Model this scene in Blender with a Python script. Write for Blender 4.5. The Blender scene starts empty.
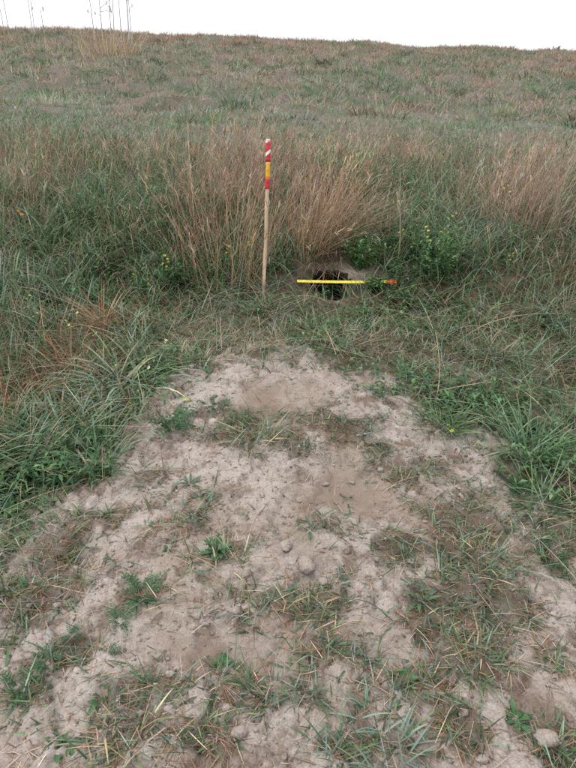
import bpy, math
import numpy as np
from mathutils import Matrix, Vector

rng = np.random.default_rng(7)
scene = bpy.context.scene
col = scene.collection

# ------------------------------------------------------------------ camera
CAM_Z, PITCH, ROLL, FPX = 1.55, math.radians(25.0), math.radians(2.5), 577.0   # FPX: focal length in pixels of the 576x768 photo
fw = Vector((0, math.cos(PITCH), -math.sin(PITCH)))
r0 = Vector((1, 0, 0)); u0 = r0.cross(fw)
ri = r0 * math.cos(ROLL) + u0 * math.sin(ROLL)
up = -r0 * math.sin(ROLL) + u0 * math.cos(ROLL)
cam = bpy.data.objects.new('camera', bpy.data.cameras.new('camera'))
col.objects.link(cam)
m3 = Matrix((ri, up, -fw)).transposed()
cam.matrix_world = Matrix.Translation((0, 0, CAM_Z)) @ m3.to_4x4()
cam.data.sensor_fit = 'VERTICAL'; cam.data.sensor_height = 24.0
cam.data.lens = FPX / 768.0 * 24.0
cam.data.clip_start = 0.05; cam.data.clip_end = 2000
scene.camera = cam

# ------------------------------------------------------------------ overcast sky and soft sun
SUN_EL, SUN_AZ = math.radians(62), math.radians(250)
world = bpy.data.worlds.new('World'); scene.world = world; world.use_nodes = True
wn, wl = world.node_tree.nodes, world.node_tree.links
wn.clear()
sky = wn.new('ShaderNodeTexSky'); sky.sky_type = 'NISHITA'; sky.sun_disc = False
sky.sun_elevation = SUN_EL; sky.sun_rotation = SUN_AZ
sky.air_density = 1.0; sky.dust_density = 4.0; sky.ozone_density = 1.0
cloud = wn.new('ShaderNodeRGB'); cloud.outputs[0].default_value = (9.7, 9.8, 10.15, 1)    # even cloud cover
mixw = wn.new('ShaderNodeMix'); mixw.data_type = 'RGBA'; mixw.inputs[0].default_value = 0.88
bg = wn.new('ShaderNodeBackground'); bg.inputs[1].default_value = 0.092
wo = wn.new('ShaderNodeOutputWorld')
wl.new(sky.outputs[0], mixw.inputs[6]); wl.new(cloud.outputs[0], mixw.inputs[7])
wl.new(mixw.outputs[2], bg.inputs[0]); wl.new(bg.outputs[0], wo.inputs[0])
sun = bpy.data.objects.new('sun', bpy.data.lights.new('sun', 'SUN')); col.objects.link(sun)
sun.data.energy = 1.5; sun.data.angle = math.radians(35); sun.data.color = (1, 0.97, 0.93)
sd = Vector((math.sin(SUN_AZ) * math.cos(SUN_EL), math.cos(SUN_AZ) * math.cos(SUN_EL), math.sin(SUN_EL)))
sun.rotation_euler = sd.to_track_quat('Z', 'Y').to_euler()
scene.view_settings.view_transform = 'Standard'; scene.view_settings.look = 'None'
scene.view_settings.gamma = 1.0; scene.view_settings.exposure = 0.76
scene.cycles.use_denoising = False; scene.cycles.max_bounces = 6; scene.cycles.diffuse_bounces = 3; scene.cycles.transmission_bounces = 3

# ------------------------------------------------------------------ numpy noise
def _hash(ix, iy, s):
    h = (ix.astype(np.int64) * 374761393 + iy.astype(np.int64) * 668265263 + s * 974634779) & 0xffffffff
    h = ((h ^ (h >> 13)) * 1274126177) & 0xffffffff
    return ((h ^ (h >> 16)) & 0xffffff) / float(0xffffff)
def noise(x, y, s=0):
    x = np.asarray(x, float); y = np.asarray(y, float)
    ix = np.floor(x); iy = np.floor(y); fx = x - ix; fy = y - iy
    u = fx * fx * fx * (fx * (fx * 6 - 15) + 10); v = fy * fy * fy * (fy * (fy * 6 - 15) + 10)
    def g(dx, dy):
        a = _hash(ix + dx, iy + dy, s) * 2 * np.pi
        return np.cos(a) * (fx - dx) + np.sin(a) * (fy - dy)
    a = g(0, 0); b = g(1, 0); c = g(0, 1); d = g(1, 1)
    return ((a + (b - a) * u) * (1 - v) + (c + (d - c) * u) * v) * 1.5
def fbm(x, y, s=0, oct=4, gain=0.5):
    t = 0; a = 1.0; f = 1.0
    for k in range(oct):
        t = t + a * noise(x * f + 17.3 * k, y * f - 9.1 * k, s + k); a *= gain; f *= 2.03
    return t
def voronoi(x, y, s=0):
    ix = np.floor(x); iy = np.floor(y); f1 = np.full(np.shape(x), 9.0); f2 = f1.copy(); idv = np.zeros(np.shape(x))
    for dx in (-1, 0, 1):
        for dy in (-1, 0, 1):
            cx = ix + dx; cy = iy + dy
            d = np.hypot(cx + _hash(cx, cy, s) - x, cy + _hash(cx, cy, s + 5) - y)
            n = d < f1
            f2 = np.where(n, f1, np.minimum(f2, d)); idv = np.where(n, _hash(cx, cy, s + 9), idv); f1 = np.where(n, d, f1)
    return f1, f2, idv
def ss(a, b, x):
    t = np.clip((x - a) / (b - a), 0, 1); return t * t * (3 - 2 * t)

# ------------------------------------------------------------------ terrain height: mound, bank, berm, dike slope, crest
PROF = np.array([(-40, -1.2), (-5, -.25), (0, 0), (.9, .05), (1.4, .11), (1.85, .17), (2.5, .27), (3.0, .345), (3.45, .41), (3.66, .455),
                 (3.98, .65), (4.3, .76), (5.5, 1.02), (7.3, 1.32), (10, 1.55), (17, 2.75), (22.3, 3.74), (24, 3.96), (26, 3.96), (30, 3.2),
                 (42, .2), (50, 0), (900, 0)])
_py = np.arange(-40, 60, .02); _pz = np.interp(_py, PROF[:, 0], PROF[:, 1])
_k = np.hanning(17); _k /= _k.sum(); _s1 = np.convolve(np.pad(_pz, 8, mode='edge'), _k, 'valid')
_k = np.hanning(71); _k /= _k.sum(); _s2 = np.convolve(np.pad(_pz, 35, mode='edge'), _k, 'valid')
_pw = ss(4.2, 6, _py) ; _pz = _s1 * (1 - _pw) + _s2 * _pw
def h0(x, y):
    x = np.asarray(x, float); y = np.asarray(y, float)
    z = np.interp(y, _py, _pz)
    heap = np.exp(-((x - .05) / 1.05) ** 2) * ss(.2, 1.6, y) * (1 - ss(2.7, 3.6, y))
    z = z + .17 * (heap - .66 * ss(.2, 1.6, y) * (1 - ss(2.7, 3.6, y)))
    z = z + .10 * noise(x * .35, y * .35, 3) * ss(4, 8, y)
    return z

def pix_ray(px, py):
    d = fw * FPX + ri * (px - 288.0) + up * (384.0 - py)
    return d.normalized()
def G(px, py, H=0.0):
    """ground point seen at a photo pixel (or the ground point below a spot H metres above the ground)"""
    d = pix_ray(px, py); t = np.arange(.6, 60, .004)
    X = d.x * t; Y = d.y * t; Z = CAM_Z + d.z * t
    k = np.argmax(Z < h0(X, Y) + H)
    return float(X[k]), float(Y[k])
def blob_list(L):
    out = []
    for b in L:
        px, py, rx, ry = b[:4]; w = b[4] if len(b) > 4 else 1.0
        x, y = G(px, py); d = math.sqrt(x * x + y * y + (CAM_Z - .3) ** 2)
        ya = G(px, py - ry)[1]; yb = G(px, py + ry)[1]
        out.append((x, (ya + yb) / 2, rx * d / FPX, max(.03, (ya - yb) / 2), w))
    return out
def blobs(x, y, L):
    v = np.zeros(np.shape(x))
    for bx, by, rx, ry, w in L:
        v = np.maximum(v, w * np.exp(-(((x - bx) / rx) ** 2 + ((y - by) / ry) ** 2)))
    return v

# outline of the bare spoil heap, pixels turned into ground points
SOIL = np.array([G(*p) for p in [(-120, 766), (-60, 620), (0, 548), (55, 490), (100, 438), (146, 400), (188, 371), (245, 355), (310, 355), (372, 373), (414, 401), (455, 428), (495, 450),
                                 (530, 492), (560, 530), (640, 590), (700, 766)]] + [(1.4, .2), (-1.4, .2)])
def poly_sd(x, y, P):
    x = np.asarray(x, float); y = np.asarray(y, float)
    d = np.full(x.shape, 1e9); ins = np.zeros(x.shape, bool)
    for i in range(len(P)):
        ax, ay = P[i]; bx, by = P[(i + 1) % len(P)]
        ex, ey = bx - ax, by - ay
        t = np.clip(((x - ax) * ex + (y - ay) * ey) / (ex * ex + ey * ey), 0, 1)
        d = np.minimum(d, np.hypot(x - ax - t * ex, y - ay - t * ey))
        c = (ay > y) != (by > y)
        ins ^= c & (x < (bx - ax) * (y - ay) / ((by - ay) if by != ay else 1e-9) + ax)
    return np.where(ins, d, -d)
def soil_mask(x, y):       # 1 on bare spoil, 0 in the sward
    return ss(-.10, .07, poly_sd(x, y, SOIL) + .17 * fbm(x * 4.5, y * 4.5, 31, 3))

FRESH = blob_list([(268, 402, 30, 24), (348, 492, 45, 26), (360, 380, 40, 12, .6), (210, 655, 50, 25, .8), (330, 640, 60, 25, .6), (300, 550, 40, 30, .5),
                   (440, 520, 40, 30, .6), (60, 480, 40, 20, .5), (310, 275, 30, 8, .8), (470, 400, 30, 12, .7)])
DENTS = blob_list([(268, 402, 24, 18), (350, 492, 40, 20), (300, 470, 25, 12), (215, 655, 30, 14), (80, 560, 30, 15), (430, 600, 22, 12)])
PATCH = blob_list([(240, 435, 34, 22), (330, 428, 60, 16), (285, 445, 30, 14), (150, 705, 110, 50, .42), (340, 690, 100, 40, .40), (60, 590, 60, 50, .40), (250, 640, 60, 40, .38), (300, 580, 90, 30, .36), (440, 480, 60, 20, .45), (180, 500, 60, 40, .36), (462, 520, 40, 30), (475, 590, 44, 36), (462, 650, 44, 30), (430, 640, 30, 30), (490, 620, 26, 40), (470, 545, 48, 42), (450, 610, 40, 32), (478, 655, 36, 30), (405, 555, 30, 20), (420, 690, 30, 26), (455, 730, 34, 24),
                   (300, 605, 52, 20), (345, 655, 40, 14), (225, 560, 36, 16), (105, 520, 34, 16), (60, 550, 40, 22), (25, 600, 34, 26), (145, 597, 22, 8), (75, 650, 26, 16),
                   (120, 735, 50, 26), (200, 745, 46, 22), (245, 690, 34, 24), (165, 690, 34, 16), (30, 700, 24, 16), (380, 748, 60, 14), (560, 745, 30, 26), (540, 660, 24, 30, .5),
                   (400, 480, 50, 14, .7), (330, 520, 36, 12, .5), (150, 480, 40, 12, .6), (190, 520, 30, 14, .6), (310, 700, 40, 14, .6), (520, 600, 20, 40, .7), (440, 470, 34, 14, .8),
                   (555, 555, 30, 16, .8), (380, 450, 16, 8, .9), (250, 520, 26, 14, .4), (250, 625, 30, 14, .6)])
HX, HY = G(332, 285)                                          # burrow mouth
STICK_A, STICK_B = G(297, 280), G(394, 283)

def hdet(x, y):            # broken crust, clods and cracks of the spoil; lumps of the sward
    x = np.asarray(x, float); y = np.asarray(y, float)
    sm = soil_mask(x, y)
    near = 1 - ss(4.5, 7, y)
    wx = x + .03 * noise(x * 9, y * 9, 51); wy = y + .03 * noise(x * 9, y * 9, 52)
    t1 = fbm(wx * 5.5, wy * 5.5, 61, 3); t2 = fbm(wx * 13, wy * 13, 71, 3)
    crust = .020 * ss(-.02, .02, t1) + .007 * ss(-.03, .05, t2) * ss(-.2, .3, noise(x * 2.1, y * 2.1, 75))
    f1, f2, idv = voronoi(wx * 17, wy * 17, 81)
    crumb = ss(.05, .4, fbm(x * 3.1, y * 3.1, 91, 2))
    clod = (idv - .4) * .016 * ss(.0, .22, f2 - f1) * crumb
    f1b, f2b, idb = voronoi(wx * 6.5, wy * 6.5, 85)
    crack = -.014 * (1 - ss(0, .05, f2b - f1b)) * ss(-.1, .2, noise(x * 2.3, y * 2.3, 95))
    fine = .005 * fbm(x * 24, y * 24, 101, 2)
    dent = -.035 * blobs(x, y, DENTS) * (1 + .4 * noise(x * 12, y * 12, 44))
    smooth_f = 1 - .75 * np.clip(blobs(x, y, FRESH), 0, 1)
    d = sm * ((crust + clod + crack) * smooth_f + fine * (.5 + .5 * smooth_f) + dent)
    d = d + (1 - sm) * .035 * fbm(x * 3, y * 3, 111, 3) * near
    d = d + .05 * noise(x * 1.1, y * 1.1, 121) * (.3 + .7 * ss(3, 8, y)) * (1 - sm)
    d = d - .19 * np.exp(-((x - HX) / .15) ** 2) * ss(HY - .15, HY + .03, y) * (1 - ss(HY + .05, HY + .11, y))      # scooped floor before the burrow
    d = d + ss(8, 12, y) * (.15 * fbm(x * 1.5, y * 2.2, 131, 4) * (1 - .55 * ss(19, 23, y)))
    return d
def h(x, y): return h0(x, y) + hdet(x, y)
def slope_n(x, y, e=.02):
    return (h0(x + e, y) - h0(x - e, y)) / (2 * e), (h0(x, y + e) - h0(x, y - e)) / (2 * e)

# ------------------------------------------------------------------ materials
def new_mat(name):
    m = bpy.data.materials.new(name); m.use_nodes = True
    n, l = m.node_tree.nodes, m.node_tree.links; n.clear()
    o = n.new('ShaderNodeOutputMaterial'); p = n.new('ShaderNodeBsdfPrincipled'); l.new(p.outputs[0], o.inputs[0])
    return m, n, l, p, o
def mixc(n, l, f, a, b, mode='MIX'):
    k = n.new('ShaderNodeMix'); k.data_type = 'RGBA'; k.blend_type = mode
    for s, v in ((0, f), (6, a), (7, b)):
        if hasattr(v, 'is_output'): l.new(v, k.inputs[s])
        else: k.inputs[s].default_value = v if s == 0 else (*v, 1)
    return k.outputs[2]
def tex(n, l, vec, scale, detail=4, rough=.6):
    t = n.new('ShaderNodeTexNoise'); t.inputs['Scale'].default_value = scale; t.inputs['Detail'].default_value = detail
    t.inputs['Roughness'].default_value = rough; l.new(vec, t.inputs['Vector']); return t.outputs[0]
def ramp(n, l, v, a, b):
    k = n.new('ShaderNodeMapRange'); k.interpolation_type = 'SMOOTHSTEP'; k.inputs[1].default_value = a; k.inputs[2].default_value = b
    l.new(v, k.inputs[0]); return k.outputs[0]

def soil_material(name, attrs=True):
    m, n, l, p, o = new_mat(name)
    tc = n.new('ShaderNodeTexCoord'); v = tc.outputs['Object']
    grey, tan, brown, dark = (.368, .326, .296), (.290, .242, .204), (.185, .140, .114), (.088, .067, .054)
    c = mixc(n, l, ramp(n, l, tex(n, l, v, 3.2, 5), .38, .54), tan, grey)
    c = mixc(n, l, ramp(n, l, tex(n, l, v, 7, 6, .7), .47, .64), c, brown)
    c = mixc(n, l, ramp(n, l, tex(n, l, v, 55, 3), .56, .74), c, dark)
    w = mixc(n, l, ramp(n, l, tex(n, l, v, 160, 2), .3, .7), (.82, .81, .80), (1.14, 1.13, 1.12))
    c = mixc(n, l, 1.0, c, w, 'MULTIPLY')
    if attrs:
        a = n.new('ShaderNodeAttribute'); a.attribute_name = 'mask'; sp = n.new('ShaderNodeSeparateColor'); l.new(a.outputs['Color'], sp.inputs[0])
        c = mixc(n, l, sp.outputs[1], c, (.225, .173, .137))                     # freshly dug brown earth
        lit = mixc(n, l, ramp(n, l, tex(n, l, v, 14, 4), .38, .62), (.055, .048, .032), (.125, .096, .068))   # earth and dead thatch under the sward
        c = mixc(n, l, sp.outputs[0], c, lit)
        far1 = mixc(n, l, ramp(n, l, tex(n, l, v, .9, 5, .7), .42, .60), (.155, .128, .108), (.098, .115, .074))
        c = mixc(n, l, sp.outputs[2], c, far1)
    l.new(c, p.inputs['Base Color']); p.inputs['Roughness'].default_value = .95; p.inputs['Specular IOR Level'].default_value = .15
    b1 = n.new('ShaderNodeBump'); b1.inputs['Strength'].default_value = .6; b1.inputs['Distance'].default_value = .012
    hh = n.new('ShaderNodeMath'); hh.operation = 'ADD'
    l.new(tex(n, l, v, 38, 6, .7), hh.inputs[0]); l.new(tex(n, l, v, 170, 5, .8), hh.inputs[1])
    l.new(hh.outputs[0], b1.inputs['Height']); l.new(b1.outputs[0], p.inputs['Normal'])
    return m
def plant_material(name, rough=.6, trans=.3):
    m, n, l, p, o = new_mat(name)
    a = n.new('ShaderNodeAttribute'); a.attribute_name = 'tint'
    l.new(a.outputs['Color'], p.inputs['Base Color']); p.inputs['Roughness'].default_value = rough
    p.inputs['Specular IOR Level'].default_value = .32
    t = n.new('ShaderNodeBsdfTranslucent'); l.new(a.outputs['Color'], t.inputs[0])
    x = n.new('ShaderNodeMixShader'); x.inputs[0].default_value = trans
    l.new(p.outputs[0], x.inputs[1]); l.new(t.outputs[0], x.inputs[2]); l.new(x.outputs[0], o.inputs[0])
    return m
def plain(name, c, rough=.6, var=.25, scale=30):
    m, n, l, p, o = new_mat(name)
    tc = n.new('ShaderNodeTexCoord')
    f = ramp(n, l, tex(n, l, tc.outputs['Object'], scale, 4), .3, .7)
    l.new(mixc(n, l, f, tuple(q * (1 - var) for q in c), tuple(min(1, q * (1 + var * .5)) for q in c)), p.inputs['Base Color'])
    p.inputs['Roughness'].default_value = rough
    return m
M_SOIL = soil_material('dry_earth'); M_CLOD = soil_material('earth_clod', False)
M_GRASS = plant_material('grass_blade', .42, .38); M_DRY = plant_material('dry_grass', .65, .34); M_LEAF = plant_material('weed_leaf', .42, .32)

# ------------------------------------------------------------------ object helpers
def tag(o, label=None, cat=None, group=None, kind=None):
    for k, v in (('label', label), ('category', cat), ('group', group), ('kind', kind)):
        if v: o[k] = v
    return o
def link(name, me, mat, parent=None, loc=None):
    o = bpy.data.objects.new(name, me); col.objects.link(o)
    if mat and not me.materials: me.materials.append(mat)
    if parent: o.parent = parent
    if loc is not None: o.location = loc
    return o
def empty(name, loc, rz=0):
    o = bpy.data.objects.new(name, None); col.objects.link(o); o.location = loc; o.rotation_euler = (0, 0, rz); o.empty_display_size = .05
    return o
def mesh_np(name, V, F, C=None, smooth=False):
    """V (n,3); F (m,k) all faces of one size; C (n,3) colour per vertex"""
    me = bpy.data.meshes.new(name); V = np.ascontiguousarray(V, np.float32); F = np.ascontiguousarray(F, np.int32)
    me.vertices.add(len(V)); me.vertices.foreach_set('co', V.ravel())
    k = F.shape[1]; me.loops.add(F.size); me.loops.foreach_set('vertex_index', F.ravel())
    me.polygons.add(len(F)); me.polygons.foreach_set('loop_start', np.arange(0, F.size, k, dtype=np.int32))
    if smooth: me.polygons.foreach_set('use_smooth', np.ones(len(F), bool))
    me.update(calc_edges=True)
    if C is not None:
        at = me.attributes.new('tint', 'FLOAT_COLOR', 'POINT')
        at.data.foreach_set('color', np.concatenate([C, np.ones((len(C), 1))], 1).astype(np.float32).ravel())
    return me

class Veg:
    """collects blades and leaves as numpy arrays; all faces are quads"""
    def __init__(s): s.V = []; s.F = []; s.C = []; s.n = 0
    def add(s, V, F, C): s.V.append(V); s.F.append(F + s.n); s.C.append(C); s.n += len(V)
    def mesh(s, name): return mesh_np(name, np.concatenate(s.V), np.concatenate(s.F), np.concatenate(s.C))
    def blades(s, P, az, L, W, lean, bend, c0, c1=None, segs=3, wprof=None, twist=.5):
        """lean, bend in radians: angle from vertical at the root and how much it grows to the tip; returns tip points and tip angle"""
        n = len(P)
        if n == 0: return P, az, lean
        if c1 is None: c1 = c0
        t = np.linspace(0, 1, segs + 1)
        if wprof is None: wprof = np.interp(t, [0, .35, .8, 1], [.75, 1, .6, .08])
        th = lean[:, None] + bend[:, None] * t[None, :]
        st = L[:, None] / segs
        mid = (th[:, 1:] + th[:, :-1]) / 2
        r = np.concatenate([np.zeros((n, 1)), np.cumsum(np.sin(mid) * st, 1)], 1)
        z = np.concatenate([np.zeros((n, 1)), np.cumsum(np.cos(mid) * st, 1)], 1)
        ca, sa = np.cos(az)[:, None], np.sin(az)[:, None]
        C = np.stack([P[:, 0:1] + ca * r, P[:, 1:2] + sa * r, P[:, 2:3] + z], 2)
        wa = az + np.pi / 2 + rng.normal(0, twist, n)
        hw = (W[:, None] * wprof[None, :] / 2)
        off = np.stack([np.cos(wa)[:, None] * hw, np.sin(wa)[:, None] * hw, np.zeros_like(hw)], 2)
        V = np.stack([C - off, C + off], 2).reshape(-1, 3)
        k = np.arange(segs)[None, :] * 2 + (np.arange(n) * (segs + 1) * 2)[:, None]
        F = np.stack([k, k + 1, k + 3, k + 2], 2).reshape(-1, 4)
        cc = c0[:, None, :] + (c1 - c0)[:, None, :] * (t ** 1.5)[None, :, None]
        cc = np.repeat(cc[:, :, None, :], 2, 2).reshape(-1, 3)
        s.add(V, F, cc)
        return C[:, -1, :], az, th[:, -1]
    def leaves(s, P, az, el, L, W, c, fold=.35, droop=.5):
        """folded pointed leaves, six quads collapsed to four: P base, az heading, el elevation"""
        n = len(P)
        if n == 0: return
        d = np.stack([np.cos(az) * np.cos(el), np.sin(az) * np.cos(el), np.sin(el)], 1)
        sd_ = np.stack([-np.sin(az), np.cos(az), np.zeros(n)], 1); nn = np.cross(d, sd_)
        p0 = P; p1 = P + d * (L * .45)[:, None]; p2 = P + d * L[:, None] - np.array([0, 0, 1.]) * (L * droop * .35)[:, None]
        e = (W / 2)[:, None]; lf = fold * e
        a = p1 + sd_ * e + nn * lf; b = p1 - sd_ * e + nn * lf
        V = np.stack([p0, a, p2, b, p1], 1).reshape(-1, 3)
        k = (np.arange(n) * 5)[:, None]
        F = np.stack([np.concatenate([k, k + 4, k + 2, k + 1], 1), np.concatenate([k, k + 3, k + 2, k + 4], 1)], 1).reshape(-1, 4)
        s.add(V, F, np.repeat(c, 5, 0))

def pal(n, cols, w=None, var=.18):
    """random colours picked between palette entries"""
    cols = np.array(cols); w = np.ones(len(cols)) if w is None else np.array(w, float)
    i = rng.choice(len(cols), n, p=w / w.sum()); j = rng.choice(len(cols), n, p=w / w.sum()); f = rng.random((n, 1)) * .35
    c = cols[i] * (1 - f) + cols[j] * f
    return np.clip(c * np.exp(rng.normal(0, var, (n, 1))) * np.exp(rng.normal(0, .05, (n, 3))), 0, .9)
GREENS = [(.050, .126, .044), (.092, .192, .074), (.160, .262, .118), (.026, .072, .033)]
BLUES = [(.145, .260, .165), (.265, .385, .285), (.090, .190, .120)]
STRAW = [(.50, .39, .245), (.38, .28, .17), (.60, .50, .35), (.27, .185, .115)]
RUST = [(.32, .178, .115), (.39, .245, .165), (.22, .115, .075), (.44, .31, .22)]
PINK = [(.40, .295, .26), (.31, .22, .19), (.47, .37, .33)]
DARKS = [(.030, .072, .040), (.045, .095, .055), (.06, .115, .06)]
MINT = [(.13, .22, .17), (.21, .31, .25), (.09, .17, .125)]
DEWY = [(.20, .27, .19), (.29, .35, .27), (.15, .21, .14), (.25, .29, .24)]
DEAD = [(.33, .160, .078), (.23, .105, .05), (.40, .225, .115)]
BROWN = [(.19, .10, .055), (.27, .14, .07), (.12, .072, .045)]
GREY = [(.30, .30, .30), (.24, .25, .23), (.36, .36, .36)]
def pick(masks_pals, n, var=.18):
    """mix palettes by weight arrays [(weight(n), palette)]"""
    W = np.stack([np.broadcast_to(w, (n,)) for w, _ in masks_pals], 1).astype(float); W = np.maximum(W, 0) + 1e-9; W /= W.sum(1, keepdims=True)
    k = (rng.random((n, 1)) > np.cumsum(W, 1)).sum(1).clip(0, len(masks_pals) - 1)
    out = np.zeros((n, 3))
    for i, (_, p) in enumerate(masks_pals):
        q = k == i
        out[q] = pal(int(q.sum()), p, var=var)
    return out, k

HOLE_CLEAR = blob_list([(334, 285, 38, 26, 1.3)])
STICK_CLEAR = blob_list([(330, 283, 45, 8)])
def root(x, y, sink=.006): return np.stack([x, y, h(x, y) - sink], 1)
def field(n, y0, y1, marg=.9):
    """uniform scatter over the part of the bank the photograph sees, with a margin"""
    y = np.sqrt(rng.random(n) * (y1 * y1 - y0 * y0) + y0 * y0) if y0 > 2 else y0 + (y1 - y0) * rng.random(n)
    x = (rng.random(n) * 2 - 1) * (.60 * y + marg)
    return x, y
def keep(x, y, p):
    q = rng.random(len(x)) < p
    return x[q], y[q]
def U(a, b, n): return a + (b - a) * rng.random(n)
def N(m, s, n): return rng.normal(m, s, n)

# ================================================================== THE SETTING: one ground sheet
def axis(parts):
    a = [parts[0][0]]
    for lo, hi, s0, s1 in parts:
        n = max(2, int(abs(hi - lo) / ((s0 + s1) / 2))); t = np.linspace(0, 1, n + 1)[1:]
        w = s0 + (s1 - s0) * t; w = np.cumsum(w); a += list(lo + (hi - lo) * w / w[-1])
    return np.array(a)
ys = axis([(-60, -2, 12, 1.2), (-2, .6, 1, .05), (.6, .85, .03, .009), (.85, 3.1, .0075, .0085), (3.1, 4.4, .0085, .02), (4.4, 9, .03, .08), (9, 27, .09, .14), (27, 52, .4, 2), (52, 900, 6, 150)])
xr = axis([(0, 1.45, .0085, .0085), (1.45, 2.6, .010, .04), (2.6, 7, .05, .13), (7, 14, .14, .2), (14, 60, 1, 10), (60, 800, 20, 200)])
xs = np.concatenate([-xr[:0:-1], xr])
X, Y = np.meshgrid(xs, ys)
Z = h(X, Y)
ny, nx = X.shape
idx = np.arange(ny * nx).reshape(ny, nx)
F = np.stack([idx[:-1, :-1], idx[:-1, 1:], idx[1:, 1:], idx[1:, :-1]], 2).reshape(-1, 4)
# opening of the burrow
HR, HH, HC = .150, .075, HY + .045
def hole_q(x, y): return ((x - HX) / HR) ** 2 + ((y - HC) / HH) ** 2
fc = ((X[:-1, :-1] + X[1:, 1:]) / 2, (Y[:-1, :-1] + Y[1:, 1:]) / 2)
F = F[(hole_q(*fc) > 1).ravel()]
gme = mesh_np('ground', np.stack([X, Y, Z], 2).reshape(-1, 3), F, smooth=True)
sm = soil_mask(X, Y)
bare = np.maximum(sm, .9 * blobs(X, Y, blob_list([(354, 272, 18, 8), (318, 292, 20, 6, .3), (240, 320, 60, 8, .5), (470, 375, 26, 10), (550, 400, 30, 40, .9), (500, 440, 40, 20, .7), (545, 85, 40, 10, .8)])))
bare = bare * (1 - .72 * ss(.22, .8, blobs(X, Y, PATCH) + .40 * fbm(X * 7, Y * 7, 161, 3)) * ss(.2, .8, sm))
mask = np.stack([1 - bare, np.clip(blobs(X, Y, FRESH) * (1 + .5 * noise(X * 14, Y * 14, 141)), 0, 1), ss(6, 9, Y), np.ones_like(X)], 2)
at = gme.attributes.new('mask', 'FLOAT_COLOR', 'POINT'); at.data.foreach_set('color', mask.astype(np.float32).ravel())
ground = tag(link('ground', gme, M_SOIL), kind='structure')

# burrow: an earthen throat that runs back into the bank
def build_burrow():
    nseg, nr = 40, 16; V = []; F = []
    for j in range(nr):
        t = j / (nr - 1)
        for i in range(nseg):
            a = 2 * math.pi * i / nseg
            rr = (1.16 if j == 0 else 1.0 - .12 * t) * (1 + .08 * float(noise(math.cos(a) * 2 + 5, math.sin(a) * 2 + t * 4, 151)))
            x = HX + HR * rr * math.cos(a); y = HC + HH * rr * math.sin(a)
            z = float(h(x, y)) + (.004 if j == 0 else 0)
            x += .02 * t * math.sin(t * 3); y += .60 * t; z -= .02 * ss(0, .2, t) + .20 * t
            V.append((x, y, z))
    for j in range(nr - 1):
        for i in range(nseg):
            F.append((j * nseg + i, j * nseg + (i + 1) % nseg, (j + 1) * nseg + (i + 1) % nseg, (j + 1) * nseg + i))
    F.append(tuple((nr - 1) * nseg + i for i in range(nseg)))
    me = bpy.data.meshes.new('burrow'); me.from_pydata(V, [], F)
    for p in me.polygons: p.use_smooth = True
    return tag(link('burrow', me, plain('burrow_earth', (.15, .112, .085), .95, .5, 22)), 'dark animal burrow opening in the bank below the yellow stick', 'burrow')
build_burrow()

# crumbs of earth (uncountable)
ICO_V = None
def ico(sub):
    import bmesh
    bm = bmesh.new(); bmesh.ops.create_icosphere(bm, subdivisions=sub, radius=1)
    v = np.array([q.co[:] for q in bm.verts]); f = np.array([[q.index for q in p.verts] for p in bm.faces]); bm.free(); return v, f
def crumbs(n, smin, smax, power, sub, name, label):
    x, y = field(n, .75, 3.7, .6)
    cr = ss(-.25, .4, fbm(x * 3.1, y * 3.1, 91, 2)) * .85 + .15
    x, y = keep(x, y, soil_mask(x, y) * cr * (1 - .7 * blobs(x, y, FRESH)))
    n = len(x); s = smin * (1 - rng.random(n) * (1 - (smin / smax) ** power)) ** (-1 / power)
    v, f = ico(sub); k = len(v)
    R = rng.normal(size=(n, 3, 3)); R, _ = np.linalg.qr(R)
    sc = np.stack([s * U(.8, 1.4, n), s * U(.7, 1.1, n), s * U(.45, .8, n)], 1)
    vv = v[None] * (1 + rng.normal(0, .17, (n, k, 1)))
    vv = np.einsum('nij,nkj->nki', R, vv) * sc[:, None, :]
    vv += np.stack([x, y, h(x, y) + s * .2], 1)[:, None, :]
    ff = (f[None] + (np.arange(n) * k)[:, None, None]).reshape(-1, 3)
    o = link(name, mesh_np(name, vv.reshape(-1, 3), ff, smooth=sub > 1), M_CLOD); tag(o, label, 'soil', kind='stuff')
crumbs(15000, .0025, .008, 1.6, 1, 'soil_crumbs', 'loose crumbs of dry earth over the spoil heap')
crumbs(950, .005, .015, 2.0, 2, 'soil_clods', 'small clods of dry earth over the spoil heap')

# ================================================================== GRASS (stuff)
# --- short grass and straw patches on the spoil heap
def mound_patch(x, y):
    b = blobs(x, y, PATCH); nz = fbm(x * 7, y * 7, 161, 3)
    return np.clip(ss(.18, .72, b * 1.1 + .5 * nz), 0, 1)
V = Veg()
x, y = field(620000, .72, 3.75, .5)
sm_ = soil_mask(x, y); mp = mound_patch(x, y)
clump = ss(-.2, .45, noise(x * 22, y * 22, 171))
x, y = keep(x, y, sm_ * (mp * .46 * clump + .003))
n = len(x); wet = ss(-.15, .25, fbm(x * 2.2, y * 2.2, 181, 2)) * .8
c, k = pick([(.30 + .35 * wet, GREENS), (.40 * wet + .15, MINT), (.26 + .5 * wet, DARKS), (.22 - .1 * wet, STRAW), (.6, BROWN), (.12, PINK)], n); k = np.where(k == 2, 0, k)
L = np.where(k < 2, U(.02, .085, n), U(.02, .10, n)) * np.where(rng.random(n) < .1, 1.6, 1); W = np.where(k < 2, U(.003, .006, n), U(.0015, .0036, n))
V.blades(root(x, y), U(0, 2 * np.pi, n), L, W, np.where(k < 2, U(.6, 1.4, n), U(1.0, 1.55, n)), U(.1, 1.0, n), c, c * .8 + .2 * pal(n, STRAW), 3)
tag(link('mound_grass', V.mesh('mound_grass'), M_GRASS), 'thin patches of short grass over the bare spoil heap', 'grass', kind='stuff')
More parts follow.
